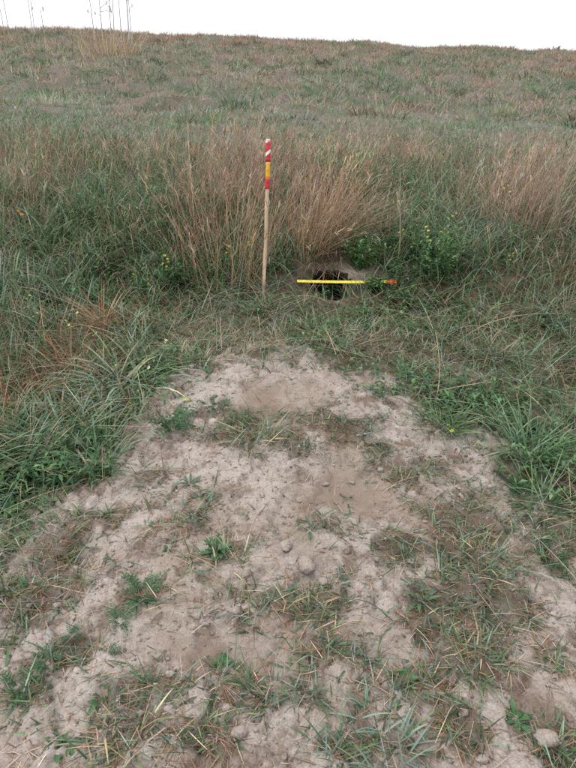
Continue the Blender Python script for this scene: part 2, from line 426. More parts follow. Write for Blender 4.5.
# --- straw, dead roots and broken stems lying on the earth
V = Veg()
x, y = field(85000, .72, 3.9, .5)
x, y = keep(x, y, (.10 + .9 * np.clip(mound_patch(x, y) * 1.1 + ss(.1, .5, fbm(x * 3, y * 3, 191, 2)) * .4, 0, 1)) * np.where(soil_mask(x, y) > .4, .55, 1) * (1 - .8 * blobs(x, y, FRESH)))
n = len(x); c, k = pick([(.6, STRAW), (1.2, BROWN), (.5, PINK), (.15, GREY)], n, .25)
sx, sy = slope_n(x, y); az = U(0, 2 * np.pi, n)
L = U(.015, .075, n) * np.where(rng.random(n) < .06, 1.8, 1); P = root(x, y, -.003)
tilt = np.pi / 2 - np.arctan(np.cos(az) * sx + np.sin(az) * sy) - U(-.03, .22, n)
V.blades(P, az, L, U(.001, .0028, n), tilt, N(.12, .2, n), c, c, 3, np.array([.7, 1, .8, .4]), 1.2)
tag(link('straw_litter', V.mesh('straw_litter'), M_DRY), 'dead straw and rootlets scattered on the earth', 'straw', kind='stuff')

# --- sward round the heap: green and dewy grass, thatch, leafy herbs
DEW = blob_list([(45, 300, 60, 22), (110, 350, 30, 15, .7), (100, 430, 40, 30, .6), (480, 240, 60, 25), (230, 310, 60, 14, .8), (560, 340, 40, 40, .4), (450, 365, 40, 15, .6), (60, 440, 40, 20, .7)])
DARKG = blob_list([(170, 200, 20, 30), (215, 280, 40, 14), (335, 190, 36, 14), (420, 270, 50, 18), (400, 310, 60, 25), (540, 450, 50, 40), (480, 410, 60, 25), (40, 480, 60, 30), (100, 300, 60, 30), (440, 200, 40, 14, .8), (120, 230, 60, 16, .6)])
RUSTB = blob_list([(75, 352, 30, 16, 1.8), (15, 385, 26, 18, 1.8), (105, 318, 12, 10, 1.5), (560, 250, 40, 40), (20, 330, 20, 10, .6)])
def sward_den(x, y):
    s = 1 - ss(-.06, .20, poly_sd(x, y, SOIL) + .17 * fbm(x * 4.5, y * 4.5, 31, 3) + .14 * noise(x * 9, y * 9, 35))
    hole = np.clip(blobs(x, y, HOLE_CLEAR) * 1.5, 0, 1)
    barex = blobs(x, y, blob_list([(350, 272, 20, 9), (240, 322, 40, 6, .35), (470, 376, 26, 9, .8), (552, 395, 26, 22, .7)]))
    return s * (1 - .95 * hole) * (1 - .8 * barex)
V = Veg()
x, y = field(150000, .75, 4.9, .7)
x, y = keep(x, y, sward_den(x, y) * (.35 + .65 * ss(-.4, .3, fbm(x * 5, y * 5, 201, 2))) * .72)
n = len(x); dew = blobs(x, y, DEW); dg = blobs(x, y, DARKG); ru = blobs(x, y, RUSTB)
front = blobs(x, y, blob_list([(300, 328, 140, 32, 1.15), (200, 338, 60, 20)]))                      # trampled lip in front of the burrow
c, k = pick([(.9 + 1.2 * dg, GREENS), (.25 + 1.1 * dew + .5 * front, BLUES), (.38 + 1.1 * front, STRAW), (.2 + 1.4 * ru, BROWN), (.08, PINK)], n)
g = k < 2
tall = (1 - .78 * np.clip(front, 0, 1)) * (.75 + .5 * ss(-.3, .3, noise(x * 2.2, y * 2.2, 211))) * (.38 + .62 * ss(.0, .6, -poly_sd(x, y, SOIL)))
rt = ss(.1, .5, x) * (1 - .5 * ss(3.6, 4.4, y))
L = np.where(g, U(.10, .32, n), U(.10, .34, n)) * tall * (1 - .28 * rt); W = np.where(g, U(.0035, .0095, n) * (1 + .25 * (x < -.4)), U(.0015, .004, n))
V.blades(root(x, y), U(0, 2 * np.pi, n), L, W, np.clip(N(.5, .35, n) + .5 * front + .25 * rt, 0, 1.35), np.where(g, U(.4, 1.8, n), U(.2, 1.2, n)), c, c * .75 + .25 * pal(n, STRAW + BLUES), 4)
# trampled mat between the heap and the burrow
x, y = field(60000, 2.9, 4.0, .3)
fm = blobs(x, y, blob_list([(290, 322, 130, 26, 1.2), (200, 335, 50, 16), (400, 340, 60, 26, .9), (350, 305, 60, 10)]))
x, y = keep(x, y, np.clip(fm, 0, 1) * sward_den(x, y) * .55 * (.3 + .7 * ss(-.3, .3, fbm(x * 6, y * 6, 205, 2))))
n = len(x); c, k = pick([(.8, GREENS), (1.1, BLUES), (1.4, STRAW), (.3, PINK)], n)
V.blades(root(x, y), U(0, 6.283, n), U(.05, .17, n), np.where(k < 2, U(.003, .006, n), U(.0018, .0035, n)), U(.5, 1.4, n), U(.1, 1.1, n), c, c * .8 + .2 * pal(n, STRAW), 3)
# matted, lying stems
x, y = field(52000, .9, 5.4, .7)
x, y = keep(x, y, sward_den(x, y) * np.clip(ss(-.3, .4, fbm(x * 2.4, y * 2.4, 221, 2)) * .5 + .6 * blobs(x, y, DEW), 0, 1) * .75)
n = len(x); dw = blobs(x, y, DEW); c, k = pick([(1., STRAW), (.5, PINK), (.5, BROWN), (.25 + .8 * dw, GREY), (.6 + 1.2 * dw, BLUES), (.4, GREENS)], n)
V.blades(root(x, y, -.02) + np.stack([0 * x, 0 * x, U(0, .10, n)], 1), U(0, 2 * np.pi, n), U(.12, .42, n), U(.0016, .0035, n), U(1.0, 1.5, n), U(0, .4, n), c, c, 4, None, 1.0)
tag(link('meadow_grass', V.mesh('meadow_grass'), M_GRASS), 'tangled green and straw grass around the spoil heap', 'grass', kind='stuff')

# --- low leafy herbs in the sward
V = Veg()
x, y = field(20000, 1.2, 7.0, .7)
x, y = keep(x, y, sward_den(x, y) * np.clip(.55 * ss(-.05, .35, fbm(x * 1.7, y * 1.7, 231, 2)) + blobs(x, y, DARKG), 0, 1) * .6)
n = len(x); P = root(x, y); H = U(.06, .26, n) * (.6 + .9 * ss(3.7, 4.8, y)); az = U(0, 6.283, n); ln = U(0, .5, n)
V.blades(P, az, H, np.full(n, .003), ln, U(0, .4, n), pal(n, GREENS), None, 3, np.array([1, 1, .8, .6]))
for q in range(9):
    f = .15 + .85 * q / 8 * U(.8, 1, n)
    a = U(0, 6.283, n); B = P + np.stack([np.cos(az) * np.sin(ln) * H * f, np.sin(az) * np.sin(ln) * H * f, np.cos(ln * 1.2) * H * f], 1)
    V.leaves(B, a, U(-.2, .7, n), U(.025, .06, n), U(.008, .02, n), pal(n, GREENS, [1, 1.2, .6, .8]))
tag(link('leafy_herbs', V.mesh('leafy_herbs'), M_LEAF), 'low leafy green herbs mixed through the grass', 'herbs', kind='stuff')

# --- tall dry grass on the bank
TALLC = blob_list([(275, 235, 100, 40, 1.0), (250, 190, 110, 26), (465, 160, 75, 14, 1.1), (540, 235, 60, 40), (90, 190, 70, 18, .45), (40, 205, 40, 18, .45), (30, 240, 30, 16, .35), (360, 175, 60, 14, .8), (570, 180, 60, 20, .7)])
THIN = blob_list([(168, 200, 22, 34, 1.1), (335, 188, 40, 16, 1.1), (420, 235, 46, 34, .8), (120, 225, 30, 14, .6), (210, 262, 30, 8, .6), (480, 195, 40, 8, .7), (60, 255, 40, 10, .6), (150, 262, 50, 16, .7), (330, 270, 46, 12, 1.2), (420, 275, 40, 10, .8)])
V = Veg(); VG = Veg()
x, y = field(88000, 3.9, 7.6, .8)
den = (.10 + .95 * blobs(x, y, TALLC)) * (1 - .85 * np.clip(blobs(x, y, THIN), 0, 1)) * (.04 + .96 * ss(-.15, .35, fbm(x * 1.6, y * 1.6, 241, 3))) * ss(3.9, 4.25, y + .25 * noise(x * 2, y * 2, 5) + .25 * ss(.9, 1.4, np.abs(x)))
den = den * (1 - .93 * ss(5.9, 6.9, y + .5 * noise(x * .9, y * .9, 8))); den *= 1 - np.clip(blobs(x, y, HOLE_CLEAR) * 1.6, 0, 1)
x, y = keep(x, y, np.clip(den, 0, 1) * .8)
n = len(x); pk = ss(5.6, 7.2, y); rw = ss(-.3, .3, noise(x * .8, y * .8, 251))
c, k = pick([(.45 * (1 - pk) + .15, RUST), (.5 * rw + .3, STRAW), (.4 + .9 * pk, PINK), (.06, GREY), (.12, GREENS)], n)
L = U(.22, .72, n) * (.55 + .45 * blobs(x, y, TALLC) + .25 * noise(x * 1.3, y * 1.3, 12)) * (1 - .5 * ss(5.2, 6.8, y)); az = U(0, 6.283, n)
gust = noise(x * .9, y * .9, 261)
az = np.where(rng.random(n) < .5, N(0, .8, n), az)
T, A, TH = V.blades(root(x, y), az, L, U(.0018, .0036, n), np.abs(N(.15, .30, n)) + .2 * np.abs(gust), U(.0, .6, n), c, c, 4, np.array([1, .95, .85, .75, .6]))
hd = rng.random(n) < .62
for q in range(4):
    m = int(hd.sum()); b = T[hd] - np.stack([np.cos(A[hd]) * np.sin(TH[hd]), np.sin(A[hd]) * np.sin(TH[hd]), np.cos(TH[hd])], 1) * U(0, .09, m)[:, None]
    V.blades(b, A[hd] + N(0, 1.2, m), U(.035, .085, m), U(.0025, .006, m), np.clip(TH[hd] + N(.05, .25, m), 0, 2), U(0, .5, m), c[hd] * U(.85, 1.15, m)[:, None], None, 2, np.array([.5, 1, .2]), 1.5)
tag(link('tall_dry_grass', V.mesh('tall_dry_grass'), M_DRY), 'tall reddish brown dry grass on the bank behind the stake', 'grass', kind='stuff')
x, y = field(80000, 4.0, 8.8, .8)
gd = .30 + .55 * blobs(x, y, DARKG) + .35 * blobs(x, y, THIN) + .35 * ss(0, .35, fbm(x * 1.5, y * 1.5, 271, 2))
x, y = keep(x, y, gd * (1 - np.clip(blobs(x, y, HOLE_CLEAR) * 1.6, 0, 1)) * .85)
n = len(x); dew = blobs(x, y, DEW) + .5 * ss(6.5, 8.2, y)
c, k = pick([(1., GREENS), (.25 + 1.1 * dew, BLUES), (.35, STRAW), (.3, RUST), (.1, GREY)], n)
VG.blades(root(x, y), U(0, 6.283, n), U(.12, .42, n) * (1 - .72 * ss(5.6, 7.2, y)), np.where(k < 2, U(.004, .009, n), U(.002, .004, n)), np.clip(N(.45, .3, n), 0, 1.2), U(.3, 1.6, n), c, c * .8 + .2 * pal(n, STRAW), 3)
tag(link('bank_grass', VG.mesh('bank_grass'), M_GRASS), 'green grass under the tall dry stems on the bank', 'grass', kind='stuff')

# --- berm and dike slope behind, up to the crest
V = Veg()
x, y = field(340000, 6.6, 25.6, 1.0)
p1 = 2.2 * fbm(x * .38, y * .75, 281, 4, .62); p2 = 1.4 * fbm(x * 1.3, y * 2.1, 291, 3, .6); up_ = ss(16, 23.0, y + 1.5 * noise(x * .35, y * .35, 7))
barep = blobs(x, y, blob_list([(540, 88, 34, 7), (60, 85, 40, 5, .6), (30, 100, 30, 4, .6), (260, 90, 40, 4, .5)]))
q = rng.random(len(x)) < np.clip(.55 + .5 * ss(-.35, .35, p2), 0, 1) * (1 - .8 * barep) * (1 - .2 * up_)
x, y, p1, p2, up_ = x[q], y[q], p1[q], p2[q], up_[q]
n = len(x); berm = ss(6.4, 7.2, y) * (1 - ss(8.8, 11.0, y + .8 * noise(x * .5, y * .5, 9)))
c, k = pick([(.26 + 1.1 * np.clip(p1, -.25, .8) - .28 * up_, GREENS), (.58 + 1.9 * berm + .45 * np.clip(p1, -.7, .5) - .30 * up_, DEWY), (.20 + .8 * np.clip(-p1, 0, 1) + .30 * up_, PINK), (.20 + .7 * np.clip(p2, 0, 1) * (1 - berm), STRAW), (.06 + .8 * up_ + .4 * np.clip(-p1, 0, 1), RUST), (.01 + .9 * up_ ** 2, BROWN), (.22, GREY)], n)
tallp = ss(.05, .6, p2) * (1 - berm)
L = U(.035, .11, n) + .16 * tallp * rng.random(n); W = np.where(k < 2, U(.006, .013, n), U(.005, .010, n)) * (.7 + .5 * ss(7, 18, y))
W = W * 1.25; ln = np.clip(N(.85, .4, n), 0, 1.5); bd = U(.0, .9, n); az = U(0, 6.283, n); P = root(x, y); fr = y > 12.5; nr_ = ~fr
V.blades(P[nr_], az[nr_], L[nr_], W[nr_], ln[nr_], bd[nr_], c[nr_], None, 2, np.array([.8, 1, .15]), 1.0)
V.blades(P[fr], az[fr], L[fr], W[fr] * 1.15, ln[fr], bd[fr], c[fr], None, 1, np.array([1, .35]), 1.0)
# hummocks of coarser grass
cx, cy = field(900, 8.5, 25.2, 1.0); m = 46; nc = len(cx); rc = U(.06, .28, nc)
a = U(0, 6.283, nc * m); rr = np.sqrt(rng.random(nc * m)) * np.repeat(rc, m); x = np.repeat(cx, m) + rr * np.cos(a) * 1.5; y = np.repeat(cy, m) + rr * np.sin(a); n = len(x)
cu = ss(14, 23, cy); cc, kk = pick([(.8 - .5 * cu, GREENS), (.4 - .3 * cu, DARKS), (.5, STRAW), (.35 + .4 * cu, RUST), (.1 + .5 * cu, BROWN), (.4, DEWY)], nc)
c = np.repeat(np.clip(cc, 0, .36), m, 0) * np.exp(N(0, .16, n))[:, None]
V.blades(root(x, y), a + N(0, .6, n), U(.6, 1.2, n) * np.repeat(U(.08, .24, nc), m), U(.006, .013, n), U(.1, .9, n), U(.2, 1.2, n), c, None, 2, np.array([.8, 1, .15]), 1.0)
# taller sere clumps on the slope
x, y = field(30000, 9.5, 25.0, 1.2)
cl = blobs(x, y, blob_list([(60, 52, 60, 8, 1.2), (20, 50, 40, 8, 1.2), (110, 52, 24, 9), (535, 78, 50, 7, .8), (355, 95, 16, 6, .8), (360, 110, 24, 4, .5), (440, 75, 40, 5, .5), (280, 65, 40, 5, .5), (200, 60, 40, 5, .5), (165, 55, 20, 5, .7)]))
x, y = keep(x, y, np.clip(cl + .3 * ss(.25, .6, fbm(x * .9, y * 1.4, 301, 2)), 0, 1) * .8)
n = len(x); c, k = pick([(1., STRAW), (.5, RUST), (.3, GREENS), (.3, PINK)], n)
V.blades(root(x, y), U(0, 6.283, n), U(.10, .34, n), U(.005, .009, n), U(0, .8, n), U(0, 1.1, n), c, c, 3)
tag(link('slope_grass', V.mesh('slope_grass'), M_GRASS), 'short faded grass covering the dike slope up to the crest', 'grass', kind='stuff')

# ================================================================== THINGS
def gz(px, py, H=0):
    x, y = G(px, py, H); return Vector((x, y, float(h(x, y))))

# --- marking stake
def tube(pts, radii, seg=12, cap=True):
    V = []; F = []
    pts = [Vector(p) for p in pts]
    for i, p in enumerate(pts):
        d = (pts[min(i + 1, len(pts) - 1)] - pts[max(i - 1, 0)]).normalized()
        a = d.orthogonal().normalized() if abs(d.z) < .9 else Vector((1, 0, 0)); a = (a - d * a.dot(d)).normalized(); b = d.cross(a)
        for k in range(seg):
            t = 2 * math.pi * k / seg; V.append(p + (a * math.cos(t) + b * math.sin(t)) * radii[i])
    for i in range(len(pts) - 1):
        for k in range(seg):
            F.append((i * seg + k, i * seg + (k + 1) % seg, (i + 1) * seg + (k + 1) % seg, (i + 1) * seg + k))
    if cap: F.append(tuple(reversed(range(seg)))); F.append(tuple((len(pts) - 1) * seg + k for k in range(seg)))
    me = bpy.data.meshes.new('tube'); me.from_pydata([v[:] for v in V], [], F)
    for p in me.polygons: p.use_smooth = len(p.vertices) == 4
    return me
def wood_material():
    m, n, l, p, o = new_mat('pale_wood')
    tc = n.new('ShaderNodeTexCoord'); mp = n.new('ShaderNodeMapping'); mp.inputs['Scale'].default_value = (60, 60, 2.5); l.new(tc.outputs['Object'], mp.inputs[0])
    c = mixc(n, l, ramp(n, l, tex(n, l, mp.outputs[0], 1.5, 5), .3, .7), (.47, .335, .215), (.68, .53, .385))
    c = mixc(n, l, ramp(n, l, tex(n, l, tc.outputs['Object'], 9, 4), .55, .75), c, (.36, .25, .165))
    sx_ = n.new('ShaderNodeSeparateXYZ'); l.new(tc.outputs['Object'], sx_.inputs[0])      # soil smeared on the foot of the stake
    ad = n.new('ShaderNodeMath'); ad.operation = 'MULTIPLY_ADD'; l.new(tex(n, l, tc.outputs['Object'], 30, 4), ad.inputs[0]); ad.inputs[1].default_value = -.22; l.new(sx_.outputs[2], ad.inputs[2])
    c = mixc(n, l, ramp(n, l, ad.outputs[0], -.06, .02), (.20, .15, .11), c)
    l.new(c, p.inputs['Base Color']); p.inputs['Roughness'].default_value = .65
    return m
def tape_material(name, a, b=None):
    m, n, l, p, o = new_mat(name)
    tc = n.new('ShaderNodeTexCoord')
    c = mixc(n, l, ramp(n, l, tex(n, l, tc.outputs['Object'], 40, 3), .3, .7), tuple(q * .82 for q in a), a)
    if b:     # slanting white stripes printed on the tape, wound round the pole
        s = n.new('ShaderNodeSeparateXYZ'); l.new(tc.outputs['Object'], s.inputs[0])
        m1 = n.new('ShaderNodeMath'); m1.operation = 'MULTIPLY_ADD'; l.new(s.outputs[0], m1.inputs[0]); m1.inputs[1].default_value = -.9; l.new(s.outputs[2], m1.inputs[2])
        m0 = n.new('ShaderNodeMath'); m0.operation = 'SUBTRACT'; l.new(m1.outputs[0], m0.inputs[0]); m0.inputs[1].default_value = .871; m1 = m0
        m2 = n.new('ShaderNodeMath'); m2.operation = 'PINGPONG'; l.new(m1.outputs[0], m2.inputs[0]); m2.inputs[1].default_value = .0365
        f = ramp(n, l, m2.outputs[0], .0085, .0095)
        c = mixc(n, l, f, b, c)
    l.new(c, p.inputs['Base Color']); p.inputs['Roughness'].default_value = .35
    return m
def build_stake():
    b = gz(263, 302); top_len = .940
    r = empty('marking_stake', b)
    tag(r, 'upright pale wooden stake with red, white and yellow tape at the top', 'stake')
    r.rotation_euler = (math.radians(-1.0), math.radians(.6), 0)
    Lz = top_len
    pts = []; rad = []
    for i in range(25):
        t = i / 24; z = -.10 + t * (Lz + .10)
        pts.append((.004 * math.sin(t * 3.1) + .0012 * math.sin(t * 17), .002 * math.sin(t * 5), z)); rad.append(.0108 + .0006 * math.sin(t * 23) - (.004 if i == 24 else 0))
    link('shaft', tube(pts, rad, 14), wood_material(), r)
    def bx(z): t = (z + .10) / (Lz + .10); return .004 * math.sin(t * 3.1) + .0012 * math.sin(t * 17)
    def band(name, z0, z1, mat, rr, label):
        pp = []; rd = []
        for i in range(9):
            z = z0 + (z1 - z0) * i / 8; pp.append((bx(z), 0, z)); rd.append(rr + .0006 * math.sin(i * 2.3 + z0 * 40))
        o = link(name, tube(pp, rd, 16), mat, r); o['label'] = label; return o
    k = Lz / 164.0                       # metres per photo row along the stake
    zt = lambda row: (302 - row) * k
    band('striped_tape', zt(158.6), zt(139.2), tape_material('striped_tape', (.62, .03, .055), (.80, .80, .82)), .0138, 'red tape with white slanting stripes')
    band('yellow_tape', zt(174.6), zt(158.8), tape_material('yellow_tape', (.80, .42, .015)), .0132, 'golden yellow tape')
    band('red_tape', zt(184.8), zt(174.4), tape_material('red_tape', (.62, .03, .055)), .0139, 'plain red tape')
    band('tape_end', zt(139.1), zt(137.2), tape_material('white_tape', (.80, .78, .76)), .0122, 'white folded tape end')
build_stake()

# --- measuring stick across the burrow
def build_stick():
    a, b = gz(297, 283.5), gz(396, 289.0)
    a.z += .03; b.z += .045; d = b - a; Ln = d.length
    r = empty('measuring_stick', a); tag(r, 'flat yellow measuring stick with an orange end across the burrow mouth', 'measuring stick')
    xa = d.normalized(); nrm = Vector((0, -.62, .78)); nrm = (nrm - xa * nrm.dot(xa)).normalized(); ya = nrm.cross(xa)
    r.matrix_world = Matrix.Translation(a) @ Matrix((xa, ya, nrm)).transposed().to_4x4()
    def slab(name, x0, x1, w, t, mat, parent=r):
        V = []; n = 24
        for i in range(n + 1):
            x = x0 + (x1 - x0) * i / n; sag = -.006 * math.sin(math.pi * x / Ln)
            for (yy, zz) in ((-w, -t), (w, -t), (w * .92, t), (-w * .92, t)): V.append((x, yy + sag, zz))
        F = [tuple(i * 4 + q for q in f) for i in range(n) for f in ((0, 4, 5, 1), (1, 5, 6, 2), (2, 6, 7, 3), (3, 7, 4, 0))]
        F += [(0, 1, 2, 3), (n * 4 + 3, n * 4 + 2, n * 4 + 1, n * 4)]
        me = bpy.data.meshes.new(name); me.from_pydata(V, [], F); return link(name, me, mat, parent)
    ym = tape_material('yellow_paint', (.76, .64, .05)); om = tape_material('orange_paint', (.82, .15, .045)); km = plain('black_print', (.03, .03, .03))
    slab('blade', 0, Ln * .915, .0105, .002, ym)
    o = slab('end_cap', Ln * .912, Ln, .0165, .0035, om); o['label'] = 'bright orange end piece'
    me = bpy.data.meshes.new('tick'); me.from_pydata([(-.0004, -.012, .0018), (.0004, -.012, .0018), (.0004, -.007, .0018), (-.0004, -.007, .0018), (-.0004, -.012, .0024), (.0004, -.012, .0024), (.0004, -.007, .0024), (-.0004, -.007, .0024)], [],
        [(0, 3, 2, 1), (4, 5, 6, 7), (0, 1, 5, 4), (1, 2, 6, 5), (2, 3, 7, 6), (3, 0, 4, 7)])
    for i in range(1, 25):
        x = i * Ln * .9 / 25; link('tick_mark', me, km, r, (x, -.006 * math.sin(math.pi * x / Ln), 0))
build_stick()

# --- generic plant builder: one mesh thing from blades, rooted at a point
def tuft(name, px, py, label, cat, group=None, n=60, rad=.05, L=(.1, .25), W=(.004, .008), lean=(.1, .9), bend=(.2, 1.2), pals=(GREENS,), wts=None, mat=None, az=None, H=0, heads=0, xy=None, tip=.25, segs=5):
    x0, y0 = G(px, py, H) if xy is None else xy
    b = np.array([x0, y0, float(h(x0, y0))])
    V = Veg(); a = U(0, 6.283, n); r_ = rad * np.sqrt(rng.random(n)); x = x0 + r_ * np.cos(a); y = y0 + r_ * np.sin(a)
    if name == 'dry_clump':
        ok = blobs(x, y, HOLE_CLEAR) < .45; x, y, a, n = x[ok], y[ok], a[ok], int(ok.sum())
    c, k = pick([((wts[i] if wts else 1.), p) for i, p in enumerate(pals)], n)
    out = np.where(rng.random(n) < .7, a + N(0, .5, n), U(0, 6.283, n)) if az is None else N(az[0], az[1], n)
    P = root(x, y) - b
    T, A, TH = V.blades(P, out, U(*L, n), U(*W, n), U(*lean, n), U(*bend, n), c, c * (1 - tip) + tip * pal(n, STRAW), segs)
    for q in range(heads):
        bb = T - np.stack([np.cos(A) * np.sin(TH), np.sin(A) * np.sin(TH), np.cos(TH)], 1) * U(0, .10, n)[:, None]
        V.blades(bb, A + N(0, 1., n), U(.03, .08, n), U(.003, .006, n), np.clip(TH + N(0, .25, n), 0, 2), U(0, .4, n), c, None, 2, np.array([.5, 1, .2]), 1.5)
    o = link(name, V.mesh(name), mat or M_GRASS, None, b); tag(o, label, cat, group)
    return o
TG = 'grass tussocks around the spoil heap'
tuft('grass_tussock', 128, 385, 'broad-bladed blue-green grass tussock at the left edge of the bare soil', 'grass tussock', TG, 170, .15, (.18, .38), (.007, .013), (.3, 1.1), (.6, 1.7), (BLUES, GREENS, STRAW), (.9, 1, .2))
tuft('grass_tussock', 62, 440, 'arching grey-green grass tussock below the rusty dead weed', 'grass tussock', TG, 190, .14, (.18, .34), (.007, .013), (.4, 1.1), (.4, 1.4), (BLUES, GREENS, STRAW), (1.2, 1, .2))
tuft('grass_tussock', 18, 470, 'dark green grass tussock at the left edge of the picture', 'grass tussock', TG, 140, .10, (.15, .34), (.005, .009), (.2, 1.), (.3, 1.3), (GREENS, BLUES, STRAW), (1.2, .5, .2))
tuft('grass_tussock', 100, 462, 'low green tussock where the sward meets the soil on the left', 'grass tussock', TG, 110, .08, (.10, .25), (.005, .008), (.3, 1.1), (.3, 1.), (GREENS, BLUES), (1, .7))
tuft('grass_tussock', 215, 285, 'dark green grass tussock just left of the stake foot', 'grass tussock', TG, 150, .13, (.18, .36), (.005, .009), (.2, 1.0), (.4, 1.3), (GREENS,), None)
tuft('grass_tussock', 262, 316, 'low grey-green tussock in front of the stake foot', 'grass tussock', TG, 170, .13, (.07, .16), (.004, .008), (.6, 1.3), (.2, .9), (BLUES, GREENS, STRAW), (1, .8, .5))
tuft('grass_tussock', 325, 330, 'flattened green tussock below the burrow mouth', 'grass tussock', TG, 150, .13, (.10, .22), (.004, .007), (.6, 1.3), (.1, .8), (GREENS, BLUES, STRAW), (1, .8, .6))
tuft('grass_tussock', 440, 428, 'bright green tussock at the right edge of the soil beside a yellow flower', 'grass tussock', TG, 150, .09, (.09, .20), (.004, .007), (.4, 1.2), (.2, .9), (GREENS,), None)
tuft('grass_tussock', 528, 455, 'spreading green tussock right of the spoil heap', 'grass tussock', TG, 160, .12, (.14, .32), (.004, .008), (.3, 1.1), (.3, 1.2), (GREENS, BLUES), (1, .4))
tuft('grass_tussock', 540, 505, 'loose green tussock at the right edge above the smooth soil', 'grass tussock', TG, 110, .09, (.12, .26), (.004, .008), (.4, 1.2), (.3, 1.), (GREENS, BLUES), (1, .4))
MG = 'small grass tufts growing on the bare soil'
tuft('grass_tuft', 385, 752, 'blue-green grass tuft at the bottom middle of the picture', 'grass tuft', MG, 105, .10, (.05, .12), (.004, .0065), (.5, 1.3), (.1, .8), (MINT, GREENS), (1.8, .4))
tuft('grass_tuft', 122, 742, 'straw-tipped grass tuft at the bottom left', 'grass tuft', MG, 85, .09, (.05, .12), (.003, .006), (.5, 1.3), (.1, .8), (BLUES, STRAW, GREENS), (.8, .9, .6))
tuft('grass_tuft', 562, 755, 'grey-green grass tuft in the bottom right corner', 'grass tuft', MG, 60, .06, (.05, .11), (.004, .006), (.5, 1.2), (.1, .8), (BLUES, GREENS), (1, .5))
tuft('grass_tuft', 475, 662, 'small green tuft among straw on the lower right of the heap', 'grass tuft', MG, 60, .07, (.05, .13), (.003, .006), (.5, 1.3), (.1, .8), (BLUES, GREENS, STRAW), (.6, 1, .5))
tuft('grass_tuft', 480, 560, 'thick grass tuft on the right shoulder of the heap', 'grass tuft', MG, 120, .11, (.04, .11), (.003, .006), (.6, 1.3), (.1, .8), (GREENS, BLUES, STRAW), (1, .8, .6))
tuft('grass_tuft', 310, 615, 'sprawling straw and green tuft in the middle of the heap', 'grass tuft', MG, 80, .11, (.04, .11), (.003, .0055), (.8, 1.4), (.1, .6), (STRAW, GREENS, BLUES), (1, .6, .6))
tuft('grass_tuft', 255, 440, 'green tuft below the brown hollow near the top of the heap', 'grass tuft', MG, 90, .09, (.06, .16), (.0035, .006), (.5, 1.3), (.1, .8), (GREENS, BLUES, STRAW), (1, .6, .4))
tuft('grass_tuft', 386, 452, 'tiny pale green tuft right of the middle of the heap', 'grass tuft', MG, 45, .035, (.03, .08), (.0025, .004), (.3, 1.2), (.1, .6), (BLUES, GREENS), (.6, 1))
tuft('grass_tuft', 228, 572, 'grass tuft beside the green weed in the middle left of the heap', 'grass tuft', MG, 55, .08, (.05, .14), (.003, .006), (.6, 1.3), (.1, .8), (BLUES, STRAW, GREENS), (.6, .8, .6))
tuft('grass_tuft', 195, 365, 'sparse grass tuft at the upper left rim of the soil', 'grass tuft', MG, 60, .07, (.06, .15), (.003, .006), (.6, 1.3), (.1, .7), (BLUES, STRAW, GREENS), (.8, .6, .6))
# dry clumps
DG = 'dry brown clumps in the grass'
tuft('dry_clump', 316, 252, 'golden brown grass clump fanning to the right above the burrow', 'dry grass', DG, 480, .17, (.35, .80), (.0024, .0044), (.1, 1.05), (.0, .7), (STRAW, RUST), (1.0, 1.0), M_DRY, (.15, 1.15), heads=3, tip=0)
tuft('dry_clump', 225, 268, 'reddish brown dry grass clump behind and left of the stake', 'dry grass', DG, 260, .34, (.35, .78), (.0022, .004), (.05, .65), (.0, .4), (RUST, STRAW), (1.2, .6), M_DRY, heads=3, tip=0, H=0.0)
tuft('overhanging_grass', 328, 259, 'dry and green grass hanging over the top of the burrow mouth', 'grass tuft', None, 150, .13, (.10, .26), (.002, .005), (.7, 1.7), (.3, 1.1), (STRAW, BROWN, GREENS, RUST), (.8, 1, .9, .6), M_DRY, (-1.57, .8), tip=.1)
tuft('overhanging_grass', 318, 296, 'matted grass curling over the lower lip of the burrow', 'grass tuft', None, 55, .12, (.05, .13), (.002, .005), (.4, 1.4), (.2, 1.), (STRAW, GREENS, BLUES), (.9, 1, .6), M_DRY, (1.2, 1.2), tip=.1)
tuft('overhanging_grass', 356, 290, 'green grass leaning into the right side of the burrow', 'grass tuft', None, 90, .08, (.07, .2), (.003, .006), (.4, 1.3), (.2, 1.), (GREENS, BLUES, STRAW), (1, .7, .4), M_GRASS, (2.6, .9), tip=.1)
tuft('dead_weed', 76, 378, 'rusty dead weed in the grass left of the heap', 'dead weed', DG, 342, .11, (.10, .36), (.004, .007), (.4, 1.4), (.1, 1.4), (DEAD, BROWN, STRAW), (1.4, .5, .25), M_DRY, tip=0)
tuft('dead_weed', 14, 408, 'orange-brown dead weed at the left edge', 'dead weed', DG, 270, .10, (.10, .34), (.004, .007), (.4, 1.4), (.1, 1.4), (DEAD, BROWN, STRAW), (1.4, .5, .25), M_DRY, tip=0)
tuft('dead_weed', 106, 332, 'small orange-brown dead weed above the rusty one', 'dead weed', DG, 144, .05, (.12, .34), (.004, .006), (.3, 1.2), (.2, 1.2), (DEAD, STRAW), (1.4, .4), M_DRY, tip=0)
tuft('dry_clump', 110, 57, 'tall tawny grass clump on the upper left of the slope', 'dry grass', DG, 420, .75, (.3, .8), (.005, .009), (.0, .6), (.0, .4), (STRAW, RUST), (1, .6), M_DRY, heads=2, tip=0)

